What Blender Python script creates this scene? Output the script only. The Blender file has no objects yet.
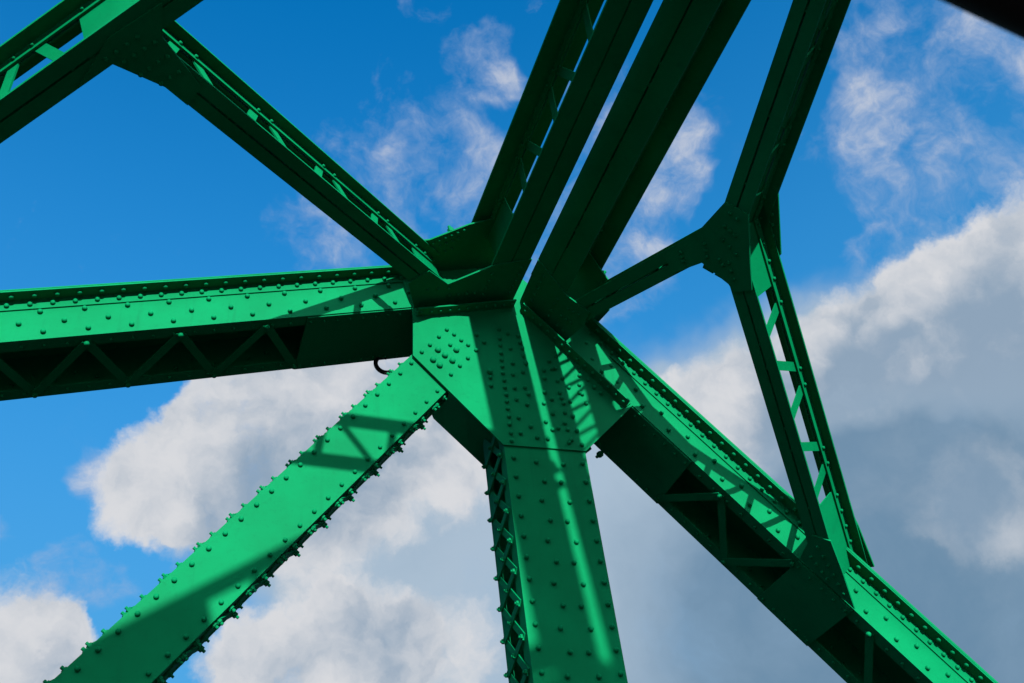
import bpy, bmesh, math, random
from mathutils import Vector as V, Matrix
random.seed(7)
S = bpy.context.scene
COL = S.collection
rad = math.radians

# clouds as (azimuth, elevation, radius in degrees, weight)
VEIL = [(16.5, 29.4, 7.31, 0.75), (18.6, 24.8, 8.31, 0.7), (29.3, 25.6, 9.44, 0.95), (35.4, 21.2, 10.2, 1), (42.8, 22.7, 10.53, 1), (47.8, 19.2, 11.03, 1), (49.2, 26.8, 8.33, 1), (40.7, 26.5, 7.58, 1), (10.2, 26.9, 4.4, 0.4), (29.2, 30.7, 4.52, 0.7), (54.1, 29.4, 5.62, 0.7)]
DEEP = [(45.6, 18.8, 9.12, 1), (47.6, 16.3, 8.35, 1), (39.6, 18.8, 8.34, 0.9), (31.5, 19.9, 6.99, 0.45), (44.4, 23.1, 4.72, 0.45)]
BANK = [(-2.0, 30.4, 2.54, 1), (0.6, 32.4, 3.35, 1), (2.5, 34.7, 3.07, 1), (4.7, 36.5, 3.65, 1), (10.1, 36.6, 5.63, 1), (8.1, 33.5, 6.69, 1), (14.9, 36.2, 5.4, 1), (3.9, 30.4, 4.36, 0.9), (10.1, 30.2, 4.73, 0.7), (17.6, 34.3, 3.98, 0.8), (19.4, 31.9, 3.41, 0.5), (8.5, 22.3, 4.01, 1), (4.9, 22.0, 2.9, 0.9), (12.5, 22.9, 3.53, 1), (16.0, 21.8, 4.08, 0.9), (10.5, 24.4, 1.63, 0.7), (-7.1, 22.3, 4.18, 1), (-5.0, 22.9, 2.26, 0.9), (34.4, 32.3, 3.09, 1), (37.9, 32.7, 3.68, 1), (41.2, 32.5, 3.64, 1), (44.6, 32.7, 4.14, 1), (48.4, 32.6, 4.27, 1), (51.8, 32.9, 4.2, 1), (55.0, 33.1, 4.12, 1), (58.4, 33.7, 4.03, 1), (50.8, 29.9, 6.27, 1), (45.5, 29.1, 5.09, 0.8), (39.5, 29.9, 3.3, 0.7), (54.6, 31.5, 4.62, 1), (53.4, 29.7, 4.11, 0.6), (47.2, 26.3, 3.67, 0.6), (48.7, 21.0, 3.03, 0.4), (49.2, 23.9, 3.18, 0.75), (47.4, 23.5, 2.07, 0.4), (51.4, 26.5, 3.08, 0.5)]
BSH = [(50.1, 28.7, 6.26, 1), (45.8, 28.4, 5.87, 1), (8.9, 30.5, 4.99, 0.45), (11.1, 33.5, 5.06, 0.4), (54.6, 30.9, 4.09, 0.8), (49.8, 31.6, 3.17, 0.5), (40.6, 29.4, 3.83, 0.7), (14.2, 21.0, 3.78, 0.35), (16.2, 33.9, 3.41, 0.3)]
WISP = [(13.4, 49.8, 3.35, 0.5), (10.8, 49.2, 2.23, 0.35), (8.4, 45.6, 2.79, 0.4), (10.0, 46.1, 2.24, 0.35), (19.4, 49.6, 2.53, 0.85), (21.4, 48.6, 2.54, 0.85), (20.3, 47.0, 2.83, 0.8), (17.7, 46.9, 2.83, 0.35), (24.0, 56.3, 2.19, 0.7), (24.9, 54.1, 2.21, 0.85), (25.6, 53.2, 1.66, 0.8), (20.9, 53.1, 1.67, 0.25), (17.3, 53.8, 1.38, 0.2), (35.7, 45.5, 3.37, 1), (38.2, 47.5, 2.5, 0.9), (33.5, 43.0, 3.4, 1), (35.9, 45.1, 2.25, 1), (31.6, 41.9, 2.84, 0.9), (28.0, 43.1, 3.42, 0.8), (28.1, 40.7, 2.29, 0.7), (31.4, 48.8, 3.37, 0.6), (34.4, 51.7, 2.77, 0.6), (58.9, 48.8, 4.59, 0.6), (61.9, 46.6, 4.01, 0.5), (55.3, 45.7, 2.87, 0.5), (59.5, 42.8, 3.31, 0.5), (60.5, 40.4, 3.02, 0.5), (51.4, 45.2, 2.66, 0.3), (49.3, 40.6, 3.23, 0.42), (53.0, 40.1, 2.64, 0.35), (56.1, 39.0, 3.63, 0.4), (49.2, 38.6, 1.35, 0.7), (47.9, 36.7, 1.08, 0.6), (-3.8, 32.2, 1.48, 0.95), (-4.2, 31.0, 1.15, 0.8), (-5.1, 27.3, 1.03, 0.9), (-3.4, 25.7, 1.8, 0.9), (-5.4, 26.1, 1.27, 0.7), (-8.5, 28.3, 0.91, 0.7), (43.1, 49.4, 2.19, 0.45), (18.9, 57.9, 1.35, 0.6)]
SAT, VAL = 1.42, 1.0
# ------------------------------------------------------------------ materials
def new_mat(name):
    m = bpy.data.materials.new(name); m.use_nodes = True
    nt = m.node_tree; b = nt.nodes['Principled BSDF']
    return m, nt, b
def N(nt, t, **kw):
    n = nt.nodes.new(t)
    for k, v in kw.items(): setattr(n, k, v)
    return n
def ramp(nt, fac, stops):
    r = N(nt, 'ShaderNodeValToRGB'); nt.links.new(fac, r.inputs[0])
    e = r.color_ramp.elements
    e[0].position, e[0].color = stops[0][0], (*stops[0][1], 1)
    e[1].position, e[1].color = stops[1][0], (*stops[1][1], 1)
    for p, c in stops[2:]:
        x = e.new(p); x.color = (*c, 1)
    return r.outputs[0]
def noise(nt, vec, scale, detail=4, rough=.55):
    n = N(nt, 'ShaderNodeTexNoise'); n.inputs['Scale'].default_value = scale
    n.inputs['Detail'].default_value = detail; n.inputs['Roughness'].default_value = rough
    nt.links.new(vec, n.inputs['Vector']); return n.outputs['Fac']
def mix(nt, fac, a, b, mode='MIX'):
    m = N(nt, 'ShaderNodeMix', data_type='RGBA', blend_type=mode)
    for s, v in ((m.inputs[0], fac), (m.inputs[6], a), (m.inputs[7], b)):
        if hasattr(v, 'is_linked'): nt.links.new(v, s)
        elif isinstance(v, (int, float)): s.default_value = v
        else: s.default_value = (*v, 1)
    return m.outputs[2]

GREEN = (0.00012, 0.108, 0.0395)
def paint(name, base, rough=.54):
    m, nt, b = new_mat(name)
    g = N(nt, 'ShaderNodeNewGeometry').outputs['Position']
    big = noise(nt, g, 1.7, 5, .6); fine = noise(nt, g, 38, 4, .6); chip = noise(nt, g, 9, 8, .72)
    c1 = tuple(x*.82 for x in base); c2 = tuple(min(1, x*1.13+.0004) for x in base)
    col = ramp(nt, big, [(.3, c1), (.7, c2)])
    col = mix(nt, ramp(nt, fine, [(.56, (0,0,0)), (.74, (.34,.34,.34))]), col, (base[0]+.001, base[1]*.62, base[2]*.68))
    # weathering streaks running down the steel
    mp = N(nt, 'ShaderNodeMapping'); mp.inputs['Scale'].default_value = (14, 14, 1.1); nt.links.new(g, mp.inputs[0])
    st = noise(nt, mp.outputs[0], 1.0, 5, .6)
    col = mix(nt, ramp(nt, st, [(.58, (0,0,0)), (.76, (.42,.42,.42))]), col, (.0012, .062, .026))
    # small paint chips and faded flecks
    col = mix(nt, ramp(nt, chip, [(.715, (0,0,0)), (.735, (.75,.75,.75))]), col, (.016, .095, .045))
    rust = noise(nt, g, 6.3, 12, .74)
    col = mix(nt, ramp(nt, rust, [(.735, (0,0,0)), (.755, (.8,.8,.8))]), col, (.055, .030, .014))
    nt.links.new(col, b.inputs['Base Color'])
    rr = N(nt, 'ShaderNodeMapRange'); rr.inputs[3].default_value = rough-.08; rr.inputs[4].default_value = rough+.16
    nt.links.new(big, rr.inputs[0]); nt.links.new(rr.outputs[0], b.inputs['Roughness'])
    bp = N(nt, 'ShaderNodeBump'); bp.inputs['Strength'].default_value = .22; bp.inputs['Distance'].default_value = .006
    ad = N(nt, 'ShaderNodeMath', operation='MULTIPLY_ADD'); nt.links.new(fine, ad.inputs[0]); ad.inputs[1].default_value = .25
    mid = noise(nt, g, 5.5, 3, .5); nt.links.new(mid, ad.inputs[2])
    nt.links.new(ad.outputs[0], bp.inputs['Height']); nt.links.new(bp.outputs[0], b.inputs['Normal'])
    b.inputs['Specular IOR Level'].default_value = .014
    return m
M_G = paint('green_bridge_paint', GREEN)
def plain(name, c, rough=.6, var=.3, scale=20):
    m, nt, b = new_mat(name)
    g = N(nt, 'ShaderNodeNewGeometry').outputs['Position']
    n = noise(nt, g, scale, 6, .65)
    nt.links.new(ramp(nt, n, [(.3, tuple(x*(1-var) for x in c)), (.7, tuple(x*(1+var) for x in c))]), b.inputs['Base Color'])
    b.inputs['Roughness'].default_value = rough; b.inputs['Specular IOR Level'].default_value = .15
    bp = N(nt, 'ShaderNodeBump'); bp.inputs['Strength'].default_value = .3; bp.inputs['Distance'].default_value = .01
    nt.links.new(n, bp.inputs['Height']); nt.links.new(bp.outputs[0], b.inputs['Normal'])
    return m
M_BLACK = plain('black_rubber', (.004, .004, .004), .8)
M_ASPH = plain('asphalt', (.03, .03, .031), .9, .25, 60)
M_PAVE = plain('pavement_asphalt', (.04, .039, .038), .85, .2, 12)
M_WATER = plain('river_water', (.010, .018, .018), .35, .2, .6)
M_BLOCKER = plain('horizon_blocker_dark', (.010, .017, .008), .95, .5, .05)  # for the added ring that shuts out light from the low sky
M_LINE = plain('white_road_paint', (.6, .6, .58), .7, .1, 30)
M_DARKBAR = plain('dark_bar_paint', (.002, .002, .002), .8)

# ------------------------------------------------------------------ mesh builder
class MB:
    def __init__(s): s.v = []; s.f = []; s.sm = []
    def prism(s, poly, ext):
        k = len(s.v); n = len(poly); ext = V(ext)
        s.v += [V(p) for p in poly] + [V(p)+ext for p in poly]
        s.f += [list(range(k, k+n))[::-1], list(range(k+n, k+2*n))]
        s.f += [[k+i, k+(i+1) % n, k+n+(i+1) % n, k+n+i] for i in range(n)]
        s.sm += [False]*(n+2)
        return s
    def box(s, o, a, b, c):
        o, a, b, c = V(o), V(a), V(b), V(c)
        return s.prism([o, o+a, o+a+b, o+b], c)
    def bar(s, p, q, w, wdir, n, t):          # flat bar p->q, width w along wdir, thickness t along n
        p, q = V(p), V(q); d = (q-p).normalized(); n = V(n).normalized(); e = n.cross(d).normalized()
        return s.box(p-e*w/2, q-p, e*w, n*t)
    def rivet(s, p, n, r=.015, h=.011, seg=8):
        h *= 1.35; r *= .95
        p, n = V(p), V(n).normalized()
        a = n.orthogonal().normalized(); b = n.cross(a); k = len(s.v)
        for rr, hh in ((1.0, -.15), (.97, .58), (.70, .92)):
            for i in range(seg):
                t = 2*math.pi*i/seg
                s.v.append(p + (a*math.cos(t)+b*math.sin(t))*r*rr + n*h*hh)
        s.v.append(p+n*h)
        for j in range(2):
            for i in range(seg):
                s.f.append([k+j*seg+i, k+j*seg+(i+1) % seg, k+(j+1)*seg+(i+1) % seg, k+(j+1)*seg+i]); s.sm.append(True)
        for i in range(seg):
            s.f.append([k+2*seg+i, k+2*seg+(i+1) % seg, k+3*seg]); s.sm.append(True)
        return s
    def bolt(s, p, n, r=.016, h=.016, stem=.012):   # hex nut with the bolt end standing out of it
        p, n = V(p), V(n).normalized()
        a = n.orthogonal().normalized(); b = n.cross(a)
        tw = random.random()
        def ring(rad_, k): return [p + (a*math.cos(tw+2*math.pi*i/k)+b*math.sin(tw+2*math.pi*i/k))*rad_ for i in range(k)]
        s.prism([q-n*.002 for q in ring(r, 6)], n*(h+.002))
        if stem: s.prism([q+n*(h-.001) for q in ring(r*.5, 8)], n*stem)
        return s
    def build(s, name, mat, parent=None, mirror=None, label=None):
        vs = s.v
        if mirror is not None: vs = [V((p.x, 2*mirror-p.y, p.z)) for p in vs]
        lo = V([min(p[i] for p in vs) for i in range(3)]); hi = V([max(p[i] for p in vs) for i in range(3)])
        org = (lo+hi)/2
        me = bpy.data.meshes.new(name)
        me.from_pydata([p-org for p in vs], [], s.f)
        me.polygons.foreach_set('use_smooth', s.sm)
        bm = bmesh.new(); bm.from_mesh(me); bmesh.ops.recalc_face_normals(bm, faces=bm.faces); bm.to_mesh(me); bm.free()
        me.materials.append(mat)
        o = bpy.data.objects.new(name, me); COL.objects.link(o)
        o['org'] = list(org)
        if parent is not None:
            o.parent = parent; org = org - V(parent['org'])
        o.location = org
        if label: o['label'] = label
        return o
def empty(name, loc, label, cat, group=None, kind=None):
    o = bpy.data.objects.new(name, None); COL.objects.link(o); o.location = loc; o['org'] = list(loc)
    o['label'] = label; o['category'] = cat
    if group: o['group'] = group
    if kind: o['kind'] = kind
    return o
def tag(o, label, cat, group=None):
    o['label'] = label; o['category'] = cat
    if group: o['group'] = group
    return o

# ------------------------------------------------------------------ the frames of the truss
# y = 0 is the inner face of the truss; x runs along the bridge, z up; the node is the origin
AL, AR = 0.27576, -0.85560
Y = V((0, 1, 0))
class Frame:
    def __init__(s, a):
        s.d = V((math.cos(a), 0, math.sin(a))); s.n = V((-math.sin(a), 0, math.cos(a)))
    def p(s, u, y, t): return s.d*u + Y*y + s.n*t
L, R = Frame(AL), Frame(AR)
MID = -4.85            # middle of the roadway; the other truss mirrors this one about it
DECK = -6.6
bridge = empty('steel_bridge', (0, MID, DECK), 'green riveted steel truss bridge seen from its deck', 'bridge')

def lacing_node(mb, p, n, r=.015): mb.bolt(p, n, r, .012, .010)

# ------------------------------------------------------------------ lateral members: two double-angle flanges laced in the web plane
T0, HH = .10, .38
def lateral(name, F, m, nrm, c, u0, u1, legw, pitch, phase, plates=(), label=None, lace=True, mirror=None, HH=HH, barw=.062, gap=.12, uclip=None):
    """axis in the lateral plane of F: point(u) = m*u + nrm*c, (s, y) coordinates"""
    m2 = V((m[0], m[1])).normalized(); n2 = V((-m2.y, m2.x))
    if V(nrm).dot(n2) < 0: n2 = -n2
    def P(u, e, t):
        q = m2*u + n2*(c+e); return F.p(q.x, q.y, t)
    ax = (P(1, 0, 0)-P(0, 0, 0)).normalized(); ez = (P(0, 1, 0)-P(0, 0, 0)).normalized(); nz = F.n
    ln = u1-u0; g = .007; th = .012; st = .052
    mb = MB()
    for sg in (-1, 1):
        for t, dn in ((T0, 1), (T0+HH, -1)):
            mb.box(P(u0, sg*g, t), ax*ln, ez*sg*(legw-g), nz*dn*th)
            mb.box(P(u0, sg*g, t+dn*th), ax*ln, ez*sg*th, nz*dn*st)
    # rivets on the stems, seen at the laced points
    top_t = T0+HH-th-st*.5; bot_t = T0+th+st*.5
    k = math.ceil((u0-phase)/pitch); nodes = []
    while phase+k*pitch < u1: nodes.append(phase+k*pitch); k += 1
    def free(a, b): return all(b < p0+.0 or a > p1-.0 for p0, p1 in plates)
    bars = []
    if lace:
        for u in nodes:
            for sg in (-1, 1):
                a = u+sg*gap/2; b = u+sg*(pitch/2-gap/2)
                lo, hi = min(a, b), max(a, b)
                if lo > u0+.02 and hi < u1-.02 and free(lo, hi): bars.append((a, b))
        for a, b in bars:
            for sg in (-1, 1):
                mb.rivet(P(a, sg*(g+th), top_t), ez*sg, .013, .010)
                mb.rivet(P(b, sg*(g+th), bot_t), ez*sg, .013, .010)
    for p0, p1 in plates:
        n = max(2, int((p1-p0)/.11))
        for i in range(n):
            u = p0+.04+(p1-p0-.08)*i/(n-1)
            for t in (top_t, bot_t):
                for sg in (-1, 1): mb.rivet(P(u, sg*(g+th), t), ez*sg, .013, .010)
    body = mb.build(name, M_G, bridge, mirror, label)
    for a, b in bars:
        b_ = MB(); p, q = P(a, -.005, top_t+.02), P(b, -.005, bot_t-.02)
        b_.bar(p, q, barw, None, ez, .010); b_.build('lacing_bar', M_G, body, mirror)
    for p0, p1 in plates:
        b_ = MB(); b_.box(P(p0, -.005, bot_t-.03), ax*(p1-p0), ez*.010, nz*(top_t-bot_t+.06)); b_.build('batten_plate', M_G, body, mirror)
    return P, body

def flat(F, pts, t, th): return [F.p(u, y, t) for u, y in pts], F.n*th
def lateral_plate(name, F, pts, t, th, rows, side, label=None, mirror=None, r=.014):
    mb = MB(); poly, ext = flat(F, pts, t, th); mb.prism(poly, ext)
    for (a, b, n) in rows:
        for i in range(n):
            f = (i+.5)/n
            mb.rivet(F.p(a[0]+(b[0]-a[0])*f, a[1]+(b[1]-a[1])*f, t if side < 0 else t+th), F.n*side, r, .011)
    return mb.build(name, M_G, bridge, mirror, label)

# ------------------------------------------------------------------ chords: box of two webs, cover plate, bottom angles and lacing
def chord(name, F, s0, s1, tb, tt, cov, ov, W, near0, far0, pitch, skip, battens, rivp, label, mirror=None, lace=True, detail=True, wp=.26, span=None, rows=3):
    sp = s1-s0; mb = MB(); d, n = F.d, F.n
    tj = tt-cov
    for y0 in (0, W-.012):
        mb.box(F.p(s0, y0, tb), d*sp, Y*.012, n*(tj-tb))
    for y0, sg in ((0, -1), (W, 1)):                                   # top angles, outstanding leg under the cover
        mb.box(F.p(s0, y0, tj-.012), d*sp, Y*sg*(ov-.002), n*.0119)
        mb.box(F.p(s0, y0, tj-.085), d*sp, Y*sg*.010, n*.073)
    for y0, sg in ((.012, 1), (W-.012, -1)):                           # bottom angles, legs turned in
        mb.box(F.p(s0, y0, tb), d*sp, Y*sg*.085, n*.012)
        mb.box(F.p(s0, y0, tb+.012), d*sp, Y*sg*.010, n*.075)
    mb.box(F.p(s0, -.006, tb-.002), d*sp, Y*.006, n*.030)             # edge strip along the web
    if detail:
        k = 0; s = s0+.05
        while s < s1:
            if span is None or span[0] < s < span[1]:
                mb.rivet(F.p(s, -.010, tj-.052), -Y, .017, .015)
                mb.rivet(F.p(s+.03, -ov*.55, tj-.012), -n, .018, .014)
            s += rivp
        s = s0+.08; hgt = tj-.085-tb-.03; k = 0
        while s < s1:
            if span is None or span[0] < s < span[1]:
                if rows == 3:
                    f_ = (.88, .12) if k % 2 else (.48,)
                else: f_ = (.62,) if k % 2 else (.18,)
                for f__ in f_: mb.rivet(F.p(s, 0, tb+.03+hgt*f__), -Y, .018, .017)
                for y0 in (.06, W-.06): mb.rivet(F.p(s, y0, tb), -n, .013, .010)
                mb.rivet(F.p(s+wp*.25, W-.012, tb+hgt*(.5 if k % 2 else .75)), -Y, .015, .012)
            s += wp*.5; k += 1
    body = mb.build(name, M_G, bridge, mirror, label)
    c = MB(); c.box(F.p(s0, -ov, tj), d*sp, Y*(W+2*ov), n*cov); c.build('cover_plate', M_G, body, mirror)
    if lace:
        for a, b in battens:
            bt = MB(); bt.box(F.p(a, .004, tb-.012), d*(b-a), Y*(W-.008), n*.012)
            m_ = max(3, int((b-a)/.09))
            for i in range(m_):
                for y0 in (.05, W-.05):
                    bt.rivet(F.p(a+.03+(b-a-.06)*i/(m_-1), y0, tb-.012), -n, .012, .010)
            bt.build('batten_plate', M_G, body, mirror)
        i = 0; u = near0; seq = []
        while u-pitch > s0: u -= pitch
        lay = 0
        while u < s1:
            for uf in (u-(near0-far0), u-(near0-far0)-pitch):
                lo, hi = min(u, uf), max(u, uf)
                if lo > s0+.03 and hi < s1-.03 and not any(lo < k1 and hi > k0 for k0, k1 in skip):
                    seq.append((u, uf))
            u += pitch
        for a, b in seq:
            bb = MB(); off = -.010 if b > a else -.0205
            p, q = F.p(a, .055, tb+off), F.p(b, W-.055, tb+off)
            bb.bar(p, q, .058, None, n, .0095)
            for pp in (p, q): bb.rivet(pp, -n, .017, .014)
            if off > -.015:
                for pp in (p, q): bb.rivet(pp-n*.0105, -n, .020, .014)
            bb.build('lacing_bar', M_G, body, mirror)
    return body

W = .60
# rivets of the node plate (x, z on the plate)
BIG_RIVETS = [(-0.648, -0.505), (-0.51, -0.485), (-0.599, -0.548), (-0.689, -0.602), (-0.547, -0.589), (-0.644, -0.645), (-0.274, -0.651)]
RIVETS = [(-0.568, -0.303), (-0.632, -0.38), (-0.515, -0.34), (-0.465, -0.387), (-0.704, -0.467), (-0.552, -0.444), (-0.416, -0.424), (-0.768, -0.542), (-0.428, -0.548), (-0.494, -0.627), (-0.566, -0.714), (-0.359, -0.465), (-0.342, -0.318), (-0.291, -0.38), (-0.275, -0.703), (-0.276, -0.776), (-0.164, -0.328), (-0.166, -0.391), (-0.168, -0.466), (-0.171, -0.528), (-0.172, -0.589), (-0.174, -0.649), (-0.171, -0.715), (-0.174, -0.779), (-0.171, -0.842), (-0.172, -0.902), (-0.173, -0.963), (-0.171, -1.03), (-0.175, -1.097), (-0.173, -1.17), (-0.175, -1.233), (-0.16, -0.238), (-0.095, -0.266), (-0.091, -0.41), (-0.088, -0.548), (-0.098, -0.651), (-0.1, -0.774), (-0.098, -0.874), (-0.102, -1.033), (-0.102, -1.162), (-0.018, -0.62), (0.017, -0.538), (-0.021, -0.759), (-0.022, -0.911), (0.0, -0.815), (-0.02, -1.098), (-0.015, -0.279), (-0.006, -0.341), (0.004, -0.395), (0.005, -0.465), (0.012, -0.526), (0.149, -0.58), (0.145, -0.654), (0.128, -0.783), (0.108, -0.883), (0.174, -0.84), (0.166, -0.968), (0.142, -1.107), (0.188, -1.09), (0.101, -1.044), (0.204, -0.486), (0.247, -0.549), (0.214, -0.559), (0.245, -0.665), (0.287, -0.635), (0.326, -0.714), (0.245, -0.772), (0.262, -0.864), (0.317, -0.841), (0.253, -0.819), (0.26, -0.946), (0.316, -0.974), (0.246, -1.039), (0.257, -1.094), (0.327, -1.097), (0.273, -1.181), (0.348, -1.213), (0.25, -1.206), (0.095, -1.189), (0.017, -1.186), (0.43, -0.591), (0.415, -0.678), (0.403, -0.752), (0.423, -0.762), (0.493, -0.619), (0.622, -0.527), (0.578, -0.735), (0.44, -0.843), (0.53, -0.688), (0.265, -0.427)]
for mir in (None, MID):
    far = mir is not None
    # -- nearly level chord on the left, end chord falling away on the right
    chord('top_chord', L, -10.5, -.62, .114, .450, .007, .10, W, -1.88, -1.595-.02, .575, ((-1.60, 0),), ((-1.60, -.68),), .132,
          None if far else 'sunlit chord running almost level to the left edge', mir, True, not far)
    chord('end_chord', R, .34, 8.6, .097, .418, .018, .10, W, 2.05, 2.385, .67, ((0, 1.70), (2.74, 3.2)), ((.98, 1.74), (2.735, 3.21)), .115,
          None if far else 'sunlit chord falling away to the lower right', mir, True, not far, rows=2)
    # -- post
    mb = MB(); x0, x1, zt, zb, dp = -.227, .373, -1.0, DECK, .407
    mb.box((x0, 0, zb), (x1-x0, 0, 0), (0, .012, 0), (0, 0, zt-zb))
    mb.box((x0, dp-.012, zb), (x1-x0, 0, 0), (0, .012, 0), (0, 0, zt-zb))
    mb.box((.067, .012, zb), (.012, 0, 0), (0, dp-.024, 0), (0, 0, zt-zb))
    for xx, sg in ((x0, 1), (x1, -1)):
        mb.box((xx, .012, zb), (sg*.012, 0, 0), (0, .085, 0), (0, 0, zt-zb))
        mb.box((xx, dp-.012, zb), (sg*.012, 0, 0), (0, -.085, 0), (0, 0, zt-zb))
    if not far:
        z = -1.36; k = 0
        while z > -4.2:
            for cx, st in ((.056, 0), (.215, 1), (.415, 1), (.560, 0)):
                xx = x0+cx+(.04 if (st and k % 2) else 0)*(1 if cx < .3 else -1)
                mb.rivet((xx, 0, z-(.02 if st else 0)), -Y, .018, .017)
            z -= .148; k += 1
    post = mb.build('post', M_G, bridge, mir, None if far else 'upright post coming down from the middle of the node')
    z = -1.10; pz = .215
    while z > -3.9 and not far:
        for sgx, xx in ((-1, x0), (1, x1)):
            for o, dz in ((0, -.5*pz), (1, 1.5*pz)):
                b_ = MB(); off = .0005+.0105*(1-o)
                p, q = V((xx+sgx*off, .045, z)), V((xx+sgx*off, dp-.045, z+dz))
                b_.bar(p, q, .046, None, V((sgx, 0, 0)), .0095)
                if sgx < 0:
                    for pp in ((p, p.lerp(q, .5), q) if o == 0 else ()): b_.bolt(pp+V((sgx*.0095, 0, 0)), (sgx, 0, 0), .016, .013, .010)
                b_.build('lacing_bar', M_G, post)
        z -= pz
    # -- diagonal
    aD = 0.88258; D = Frame(aD); dlo, dhi, dep = -.071, .294, .20
    mb = MB(); s0, s1 = -8.4, -.93
    yd = .016
    mb.box(D.p(s0, yd, dlo), D.d*(s1-s0), Y*.012, D.n*(dhi-dlo))
    mb.box(D.p(s0, yd+dep-.012, dlo), D.d*(s1-s0), Y*.012, D.n*(dhi-dlo))
    for tt_, sg in ((dlo, 1), (dhi, -1)):
        mb.box(D.p(s0, yd+.012, tt_+sg*.004), D.d*(s1-s0), Y*.06, D.n*sg*.012)
        mb.box(D.p(s0, yd+dep-.012, tt_+sg*.004), D.d*(s1-s0), Y*-.06, D.n*sg*.012)
    if not far:
        s = -1.02; k = 0
        while s > -4.6:
            mb.rivet(D.p(s, yd, dhi-.045), -Y, .0165, .015); mb.rivet(D.p(s-.06, yd, dlo+.045), -Y, .0155, .014)
            for tt_, sg in ((dlo, -1), (dhi, 1)):
                mb.bolt(D.p(s-.03, yd+.045, tt_-sg*.004), D.n*sg, .020, .020, .020)
                if k % 2: mb.bolt(D.p(s-.075, yd+dep-.045, tt_-sg*.004), D.n*sg, .015, .016, .016)
            s -= .131; k += 1
    diag = mb.build('diagonal', M_G, bridge, mir, None if far else 'sunlit diagonal running down to the lower left with bolts along its edges')
    s = -1.15
    while s > -4.5 and not far:
        for tt_, sg in ((dlo, -1), (dhi, 1)):
            for (sa, sb, o) in ((s, s-.131, 0), (s-.131, s-.262, 1)):
                ya, yb = (yd+.04, yd+dep-.04) if o == 0 else (yd+dep-.04, yd+.04)
                off = .0005+.0095*o-.004
                p, q = D.p(sa, ya, tt_+sg*off), D.p(sb, yb, tt_+sg*off)
                b_ = MB(); b_.bar(p, q, .045, None, D.n*sg, .0085)
                b_.bolt(p+D.n*sg*.0085, D.n*sg, .018, .018, .018)
                b_.build('lacing_bar', M_G, diag)
        s -= .262
    # -- gusset plates of the node, front and back
    lt = L.p(-.80, 0, .434); rt = R.p(.52, 0, .384); lb = L.p(-.815, 0, .118); rb = R.p(.60, 0, .10)
    gus = [(-.832, 0, -.575), (-.815, 0, -.228), lb, lt, (-.02, 0, .445), (.225, 0, .20), rt, R.p(.60, 0, .38), R.p(1.15, 0, .10), (.775, 0, -.858), (.372, 0, -1.257), (-.236, 0, -1.266)]
    for yy, nm in ((-.0135, 'gusset_plate'), (W-.003, 'gusset_plate')):
        mb = MB(); pl_ = gus if yy < 0 else [(-.60, 0, -.40), (-.60, 0, -.05), (.5, 0, -.1), (.74, 0, -.80), (.40, 0, -1.08), (.0, 0, -1.10), (-.146, 0, -1.055), (-.524, 0, -.649)]
        mb.prism([V((p[0], yy, p[2])) for p in pl_], (0, .0125, 0))
        if not far and yy < 0:
            def rv(x, z, r=.017, h=.016): mb.rivet((x, yy, z), -Y, r, h)
            for x, z in RIVETS: rv(x, z)
            for x, z in BIG_RIVETS: rv(x, z, .025, .020)
        gp = mb.build(nm, M_G, bridge, mir, None if far or yy > 0 else 'large riveted node plate facing the viewer with a strip of sunlight')
    # connection angles carrying the lateral plates
    mb = MB()
    mb.box(L.p(-.815, -.026, .0255), L.d*.80, Y*.0125, L.n*.061)
    mb.box(R.p(.03, -.026, .0255), R.d*1.10, Y*.0125, R.n*.061)
    mb.box(L.p(-.815, -.10, .014), L.d*.80, Y*.0865, L.n*.0115)
    mb.box(R.p(.03, -.10, .014), R.d*1.10, Y*.0865, R.n*.0115)
    if not far:
        for i in range(11): mb.rivet(L.p(-.79+.075*i, -.06, .014), -L.n, .014, .011)
        for i in range(14): mb.rivet(R.p(.08+.078*i, -.06, .014), -R.n, .014, .011)
    mb.build('connection_angle', M_G, bridge, mir)
    # -- lateral system
    lbl = lambda t: None if far else t
    P1, _ = lateral('lateral_strut', L, (0, -1), (1, 0), -.146, .30, -MID, .154, .63, 1.15, ((.30, .72),), lbl('overhead strut with laced web left of the narrow slit of sky'), True, mir, .44)
    P2, _ = lateral('lateral_strut', R, (0, -1), (1, 0), .106, .30, -MID, .161, .63, 1.30, ((.30, .72),), lbl('wide overhead strut right of the narrow slit of sky'), True, mir, .44)
    lateral('lateral_brace', L, (.731, .683), (-.683, .731), .3125, -3.62, -.50, .084, .645, -1.21, ((-.80, -.46),), lbl('laced brace rising from the node to the upper left'), True, mir)
    lateral('lateral_brace', L, (.716, -.698), (.698, .716), -3.628, -3.66, 3.58, .093, .645, -1.04, ((-.70, .42), (-3.66, -3.25), (3.2, 3.56)), lbl('laced brace crossing the top left corner'), True, mir)
    lateral('lateral_brace', R, (.401, -.916), (.916, .401), .251, .42, 1.90, .086, .60, 1.05, ((.42, .62), (1.6, 1.88)), lbl('short brace from the node to the forked joint'), True, mir)
    lateral('lateral_brace', R, (.764, .645), (-.645, .764), -1.955, -.42, 2.36, .086, .605, .842, ((-.28, .17), (1.72, 2.30)), lbl('laced brace from the forked joint down to the falling chord'), True, mir)
    lateral('lateral_brace', R, (.22, .975), (.975, -.22), 1.381, -4.95, -1.12, .086, .62, -2.02, ((-1.62, -1.2), (-4.9, -4.4)), lbl('brace from the forked joint up to the top edge'), True, mir)
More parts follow.
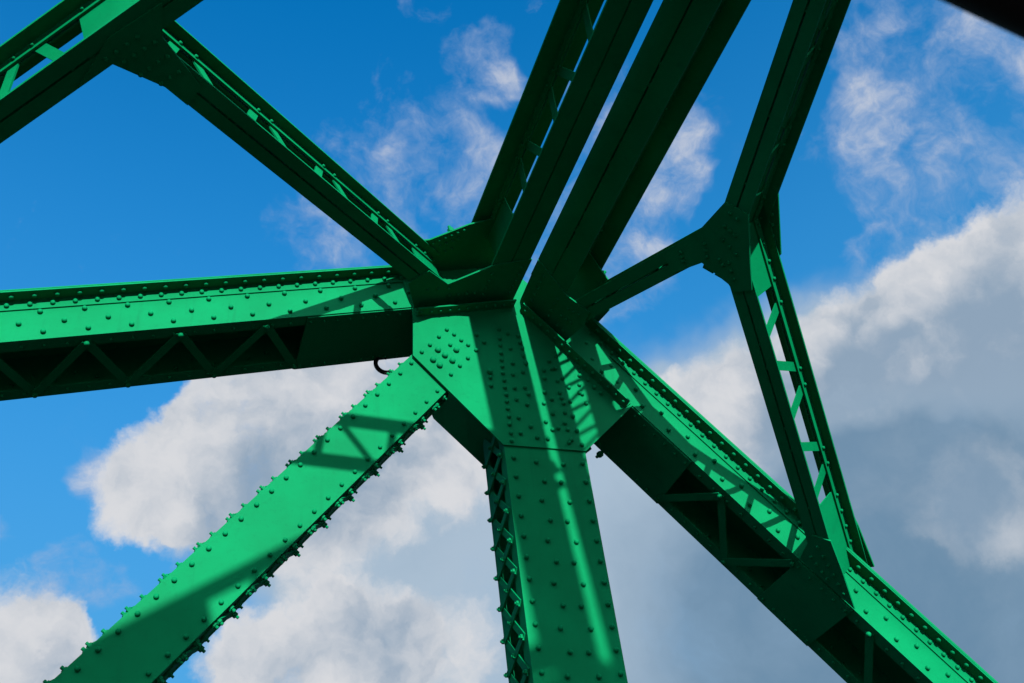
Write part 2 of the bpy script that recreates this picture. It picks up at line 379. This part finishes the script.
    lateral_plate('lateral_plate', L, [(-.807, -.02), (.012, -.02), (.012, -.47), (-.305, -.425), (-.608, -.261), (-.80, -.42), (-.93, -.30)], .0875, .012,
                  [((-.28, -.38), (-.28, -.08), 4), ((-.05, -.42), (-.05, -.08), 5), ((-.55, -.22), (-.80, -.22), 3), ((-.60, -.14), (-.32, -.14), 4)], -1, lbl('dark plate under the left bracing at the node'), mir)
    lateral_plate('lateral_plate', R, [(-.035, -.02), (-.05, -.47), (.277, -.393), (.50, -.42), (.513, -.289), (.447, -.02)], .0875, .012,
                  [((.05, -.42), (.05, -.08), 5), ((.23, -.34), (.23, -.08), 4), ((.32, -.30), (.46, -.34), 3), ((.30, -.20), (.44, -.22), 3), ((.30, -.10), (.42, -.10), 2)], -1, lbl('dark plate under the right bracing at the node'), mir)
    lateral_plate('lateral_plate', L, [(-.75, .10), (0, .10), (0, -.55), (-.346, -.46), (-.629, -.315), (-.80, -.30)], .4805, .012,
                  [((-.36, -.42), (-.62, -.27), 6), ((-.38, -.33), (-.64, -.19), 6), ((-.40, -.22), (-.64, -.10), 5)], -1, None, mir)
    lateral_plate('lateral_plate', R, [(.02, .10), (.0, -.55), (.236, -.469), (.372, -.429), (.50, -.20), (.45, .10)], .4805, .012,
                  [((.33, -.40), (.36, -.2), 3)], -1, None, mir)
    lateral_plate('lateral_plate', L, [(-3.084, -1.945), (-2.929, -2.093), (-2.678, -1.963), (-2.56, -1.85), (-2.50, -1.97), (-2.708, -2.26), (-2.72, -2.45), (-2.95, -2.24)], .0875, .012,
                  [((-2.985, -2.10), (-2.80, -2.28), 4), ((-2.90, -2.09), (-2.72, -2.25), 4), ((-2.82, -2.02), (-2.66, -2.17), 4), ((-2.72, -1.97), (-2.60, -2.08), 3)], -1, lbl('plate where the left braces cross near the corner'), mir)
    lateral_plate('lateral_plate', R, [(.91, -1.876), (1.075, -1.912), (1.249, -1.655), (1.361, -1.503), (1.28, -1.40), (1.218, -1.421), (.998, -1.414), (.875, -1.20), (.748, -1.255), (.867, -1.588)], .0875, .012,
                  [((.95, -1.84), (1.06, -1.84), 2), ((.97, -1.74), (1.10, -1.74), 3), ((1.0, -1.66), (1.18, -1.63), 3), ((.93, -1.56), (1.02, -1.46), 3), ((.83, -1.38), (.90, -1.32), 3), ((1.12, -1.57), (1.25, -1.46), 3), ((1.06, -1.53), (1.14, -1.50), 2)], -1, lbl('forked joint plate where three braces meet'), mir)
    lateral_plate('lateral_plate', R, [(1.06, -1.925), (1.311, -1.576), (1.30, -1.45), (.95, -1.30), (.78, -1.35), (.90, -1.9)], .4805, .012,
                  [((1.05, -1.86), (1.26, -1.56), 5), ((1.0, -1.80), (1.18, -1.52), 4)], -1, None, mir)
    lateral_plate('lateral_plate', R, [(2.671, -.269), (2.729, -.02), (3.211, -.02), (2.96, -.217), (2.78, -.345)], .0875, .012,
                  [((2.72, -.24), (3.12, -.05), 6), ((2.74, -.12), (2.98, -.05), 4)], -1, lbl('dark plate joining a brace to the falling chord'), mir)
    lateral_plate('lateral_plate', R, [(2.684, -.356), (2.869, -.255), (3.145, -.065), (3.10, .02), (2.70, .02)], .4805, .012,
                  [((2.80, -.24), (3.06, -.07), 5)], -1, None, mir)

# a few long bolts that stand out beyond the plates
for p_, n_ in ((R.p(1.16, W+.02, .085), -R.n), (R.p(.295, -.41, .4925), R.n), (L.p(-.467, -.375, .4925), L.n)):
    mb = MB(); mb.bolt(p_, n_, .026, .030, .030); mb.build('bolt', M_G, bridge)

# deck of the bridge
mb = MB()
mb.box((-70, -11.4, DECK-.9), (76, 0, 0), (0, 12.4, 0), (0, 0, .78)); mb.build('deck_girder', M_G, bridge)

# small things on the steel
def tube(pts, r, seg=10):
    mb = MB(); k = 0; rings = []
    for i, p in enumerate(pts):
        p = V(p); t = (V(pts[min(i+1, len(pts)-1)])-V(pts[max(i-1, 0)])).normalized()
        ref = V((0, 1, 0)) if abs(t.y) < .9 else V((1, 0, 0)); a = t.cross(ref).normalized(); b = t.cross(a)
        for j in range(seg):
            th = 2*math.pi*j/seg; mb.v.append(p+(a*math.cos(th)+b*math.sin(th))*r)
    for i in range(len(pts)-1):
        for j in range(seg):
            mb.f.append([i*seg+j, i*seg+(j+1) % seg, (i+1)*seg+(j+1) % seg, (i+1)*seg+j]); mb.sm.append(True)
    mb.f.append(list(range(seg))); mb.f.append(list(range((len(pts)-1)*seg, len(pts)*seg))); mb.sm += [False, False]
    return mb
c = V((-.895, .56, -.225)); pts = []
for i in range(15):
    a = rad(70+i*16); pts.append(c+V((math.cos(a)*.070, .02*math.sin(a), math.sin(a)*.092)))
tag(tube(pts, .017).build('cable_loop', M_BLACK), 'small black loop hanging below the left chord beside the big plate', 'loop')

# dark bar out of focus at the corner: an arm on a pole standing on the walkway
CAM = V((-2.35371, -5.30623, -4.98946))
RX, UY, FZ = V((.94382, -.31204, -.10878)), V((-.11833, -.62649, .77040)), V((.30855, .71424, .62822))
a0 = CAM + (FZ + RX*.30 + UY*.445)*1.0
a1 = CAM + (FZ + RX*.72 + UY*.245)*1.05
bar = tube([a0, a0.lerp(a1, .33), a0.lerp(a1, .66), a1], .035, 16)
foot = V((a1.x, a1.y, DECK+.12))
st = empty('stand_pole', foot, 'dark blurred bar poking across the top right corner', 'bar')
bar.build('arm', M_DARKBAR, st)
tube([foot, foot+V((0, 0, 1)), a1-V((0, 0, .3)), a1+V((0, 0, .06))], .04, 16).build('pole', M_DARKBAR, st)

# ------------------------------------------------------------------ setting
def struct(name, mb, mat):
    o = mb.build(name, mat); o['kind'] = 'structure'; o['label'] = {'road': 'dark asphalt roadway of the bridge', 'pavement': 'concrete walkway beside the roadway', 'water': 'dark river under the bridge', 'horizon_blocker': 'unseen ring of dark high ground added to block low sky light', 'road_marking': 'white painted line along the roadway'}[name]; o['category'] = name.replace('_', ' '); return o
mb = MB(); mb.box((-70, -9.0, DECK-.118), (76, 0, 0), (0, 7.7, 0), (0, 0, .12)); struct('road', mb, M_ASPH)
mb = MB(); mb.box((-70, -1.3, DECK-.118), (76, 0, 0), (0, 2.3, 0), (0, 0, .24)); mb.box((-70, -11.4, DECK-.118), (76, 0, 0), (0, 2.4, 0), (0, 0, .24)); struct('pavement', mb, M_PAVE)
mb = MB(); mb.box((-70, -5.2, DECK+.004), (76, 0, 0), (0, .12, 0), (0, 0, .003)); struct('road_marking', mb, M_LINE)
mb = MB(); mb.box((-6000, -6000, -16.5), (12000, 0, 0), (0, 12000, 0), (0, 0, .5)); struct('water', mb, M_WATER)
mb = MB(); nseg = 160  # unseen ring of dark ground, added to block horizon light and darken undersides
for ring, (rr_, hh_) in enumerate(((420, -16.2), (560, 40), (760, 95), (1400, 60), (2600, -16.2))):
    for i in range(nseg):
        a = 2*math.pi*i/nseg
        wob = 1+.22*math.sin(3*a+1)+.13*math.sin(7*a+ring)+.06*math.sin(17*a+2*ring)
        mb.v.append(V((math.cos(a)*rr_*(1+.05*math.sin(5*a)), math.sin(a)*rr_*(1+.05*math.sin(5*a)), hh_*wob if hh_ > 0 else hh_)))
for ring in range(4):
    for i in range(nseg):
        mb.f.append([ring*nseg+i, ring*nseg+(i+1) % nseg, (ring+1)*nseg+(i+1) % nseg, (ring+1)*nseg+i]); mb.sm.append(True)
struct('horizon_blocker', mb, M_BLOCKER)

# ------------------------------------------------------------------ sky, clouds and sun
TRAVEL = V((.028, 1, -.33)).normalized()
SUN_EL = math.asin(-TRAVEL.z); SUN_AZ = math.atan2(-TRAVEL.x, -TRAVEL.y)
w = bpy.data.worlds.new('World'); S.world = w; w.use_nodes = True
nt = w.node_tree; bg = nt.nodes['Background']
STR = .10; EXPO = 2**1.5
bg.inputs['Strength'].default_value = STR
w.cycles.sampling_method = 'MANUAL'; w.cycles.sample_map_resolution = 512
sky = N(nt, 'ShaderNodeTexSky', sky_type='NISHITA'); sky.sun_disc = False
sky.sun_elevation = SUN_EL; sky.sun_rotation = SUN_AZ % (2*math.pi)
sky.altitude = 200; sky.air_density = 1.0; sky.dust_density = .4; sky.ozone_density = 2.5
hs = N(nt, 'ShaderNodeHueSaturation'); hs.inputs['Saturation'].default_value = SAT; hs.inputs['Value'].default_value = VAL
nt.links.new(sky.outputs[0], hs.inputs['Color'])
tc = N(nt, 'ShaderNodeTexCoord').outputs['Generated']
def math2(op, a, b=None, c=None, clamp=False):
    m = N(nt, 'ShaderNodeMath', operation=op); m.use_clamp = clamp
    for i, v in enumerate((a, b, c)):
        if v is None: continue
        if hasattr(v, 'is_linked'): nt.links.new(v, m.inputs[i])
        else: m.inputs[i].default_value = v
    return m.outputs[0]
def sstep(x, a, b, lo=0., hi=1.):
    m = N(nt, 'ShaderNodeMapRange', interpolation_type='SMOOTHSTEP'); nt.links.new(x, m.inputs[0])
    for i, v in zip((1, 2, 3, 4), (a, b, lo, hi)): m.inputs[i].default_value = v
    return m.outputs[0]
# warp the direction a little so that the cloud outlines billow
def warped(scale, amt, detail=6):
    wn = N(nt, 'ShaderNodeTexNoise'); wn.inputs['Scale'].default_value = scale; wn.inputs['Detail'].default_value = detail; wn.inputs['Roughness'].default_value = .62
    nt.links.new(tc, wn.inputs['Vector'])
    v1 = N(nt, 'ShaderNodeVectorMath', operation='SUBTRACT'); nt.links.new(wn.outputs['Color'], v1.inputs[0]); v1.inputs[1].default_value = (.5, .5, .5)
    v2 = N(nt, 'ShaderNodeVectorMath', operation='MULTIPLY_ADD'); nt.links.new(v1.outputs[0], v2.inputs[0]); v2.inputs[1].default_value = (amt,)*3; nt.links.new(tc, v2.inputs[2])
    v3 = N(nt, 'ShaderNodeVectorMath', operation='NORMALIZE'); nt.links.new(v2.outputs[0], v3.inputs[0]); return v3.outputs[0]
def blobs(lst, vec, grow=1.15):
    acc = None
    for az, el, r, wt in lst:
        d = V((math.sin(rad(az))*math.cos(rad(el)), math.cos(rad(az))*math.cos(rad(el)), math.sin(rad(el))))
        dp = N(nt, 'ShaderNodeVectorMath', operation='DOT_PRODUCT'); nt.links.new(vec, dp.inputs[0]); dp.inputs[1].default_value = d
        s = sstep(dp.outputs['Value'], math.cos(rad(r*grow)), 1.0, 0, wt)
        acc = s if acc is None else math2('ADD', acc, s)
    return acc
def shift(vec, off):
    a = N(nt, 'ShaderNodeVectorMath', operation='ADD'); nt.links.new(vec, a.inputs[0]); a.inputs[1].default_value = off; return a.outputs[0]
def sub5(x, k): return math2('MULTIPLY', math2('SUBTRACT', x, .5), k)
def add(*a):
    o = a[0]
    for x in a[1:]: o = math2('ADD', o, x)
    return o
wv = warped(13, .070); wsoft = warped(6, .10, 4)
n1 = noise(nt, wv, 9, 12, .62); n3 = noise(nt, wv, 30, 8, .68); nw = noise(nt, wsoft, 11, 12, .64); nv = noise(nt, wsoft, 5, 8, .58)
sepz = N(nt, 'ShaderNodeSeparateXYZ'); nt.links.new(tc, sepz.inputs[0])
above = sstep(sepz.outputs['Z'], .0, .05)
def C(*c): return tuple(x/STR/EXPO for x in c)
hz = sstep(sepz.outputs['Z'], .92, .25, 0, .85)
col = mix(nt, hz, hs.outputs[0], C(.085, .335, .61))
# thin broken wisps high up
wd = add(math2('MULTIPLY', math2('MINIMUM', blobs(WISP, wsoft, 1.5), 1.0), .85), sub5(nw, 3.2), sub5(n3, .5))
wa = math2('MULTIPLY', sstep(wd, .40, 1.5), .80)
col = mix(nt, math2('MULTIPLY', wa, above), col, mix(nt, sstep(wd, .75, 1.5), C(.36, .46, .66), C(.64, .66, .72)))
# smooth grey-blue veil low in the sky
vd = add(math2('MINIMUM', blobs(VEIL, wsoft, 1.7), 1.3), sub5(nv, 1.3), sub5(nw, .5))
deep = add(math2('MINIMUM', blobs(DEEP, wsoft, 1.75), 1.3), sub5(nv, 1.2), sub5(nw, .6))
vcol = mix(nt, sstep(deep, -.1, 1.8), C(.43, .53, .63), C(.13, .235, .35))
col = mix(nt, math2('MULTIPLY', math2('MULTIPLY', sstep(vd, .15, 1.35), .93), above), col, vcol)
# heaped white clouds with shaded inner parts
REAR_FILL = [(160, 38, 20, 1), (205, 45, 22, 1), (180, 62, 18, .9), (135, 30, 16, .9), (230, 28, 16, .9), (185, 28, 12, .8), (110, 48, 16, .8), (255, 50, 16, .8)]  # unseen clouds added behind the camera to fill the shaded steel faces
bdens = math2('MINIMUM', blobs(BANK+REAR_FILL, wv, 1.25), 1.25)
bright = blobs([BANK[-3]], wv, 1.25)
bd = add(bdens, sub5(n1, 2.0), sub5(n3, .8))
ba = math2('MULTIPLY', sstep(bd, .32, 1.12), sstep(math2('SUBTRACT', deep, math2('MULTIPLY', bright, .8)), .1, 1.45, 1.0, .1))
relief = math2('SUBTRACT', noise(nt, wv, 9, 6, .55), noise(nt, shift(wv, (-.022, .0, .022)), 9, 6, .55))
sh = add(math2('MULTIPLY', math2('MINIMUM', blobs(BSH, wsoft, 1.3), 1.1), .72), math2('MULTIPLY', relief, -2.6), sub5(n1, -.6), sub5(nv, .5), sstep(bd, .6, 1.6, -.05, .22))
bcol = mix(nt, sstep(sh, -.22, 1.05), C(.69, .70, .73), C(.27, .37, .49))
# clouds on the sun side are boosted to throw fill light on the steel
fill_gain = sstep(sepz.outputs['Y'], .1, -.8, 1.0, 8.5)
vmul = N(nt, 'ShaderNodeVectorMath', operation='SCALE'); nt.links.new(bcol, vmul.inputs[0]); nt.links.new(fill_gain, vmul.inputs['Scale'])
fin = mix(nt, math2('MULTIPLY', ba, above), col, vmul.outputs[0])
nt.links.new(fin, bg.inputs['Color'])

sun = bpy.data.lights.new('sun', 'SUN'); sun.energy = 4.9; sun.angle = rad(.53); sun.color = (1, .96, .88)
so = bpy.data.objects.new('sun', sun); COL.objects.link(so); so.rotation_euler = TRAVEL.to_track_quat('-Z', 'Y').to_euler(); so.location = (0, -40, 20)

# ------------------------------------------------------------------ camera
cd = bpy.data.cameras.new('camera'); co = bpy.data.objects.new('camera', cd); COL.objects.link(co)
cd.sensor_width = 36; cd.lens = 999.82*36/1024; cd.clip_start = .05; cd.clip_end = 20000
co.matrix_world = Matrix(((RX.x, UY.x, -FZ.x, CAM.x), (RX.y, UY.y, -FZ.y, CAM.y), (RX.z, UY.z, -FZ.z, CAM.z), (0, 0, 0, 1)))
cd.dof.use_dof = True; cd.dof.focus_distance = 6.8; cd.dof.aperture_fstop = 5.0
S.camera = co
for o in bpy.data.objects:
    if 'org' in o: del o['org']
S.render.engine = 'CYCLES'
S.view_settings.view_transform = 'Standard'; S.view_settings.look = 'None'; S.view_settings.exposure = 1.5; S.view_settings.gamma = 1
S.render.resolution_x = 1024; S.render.resolution_y = 683
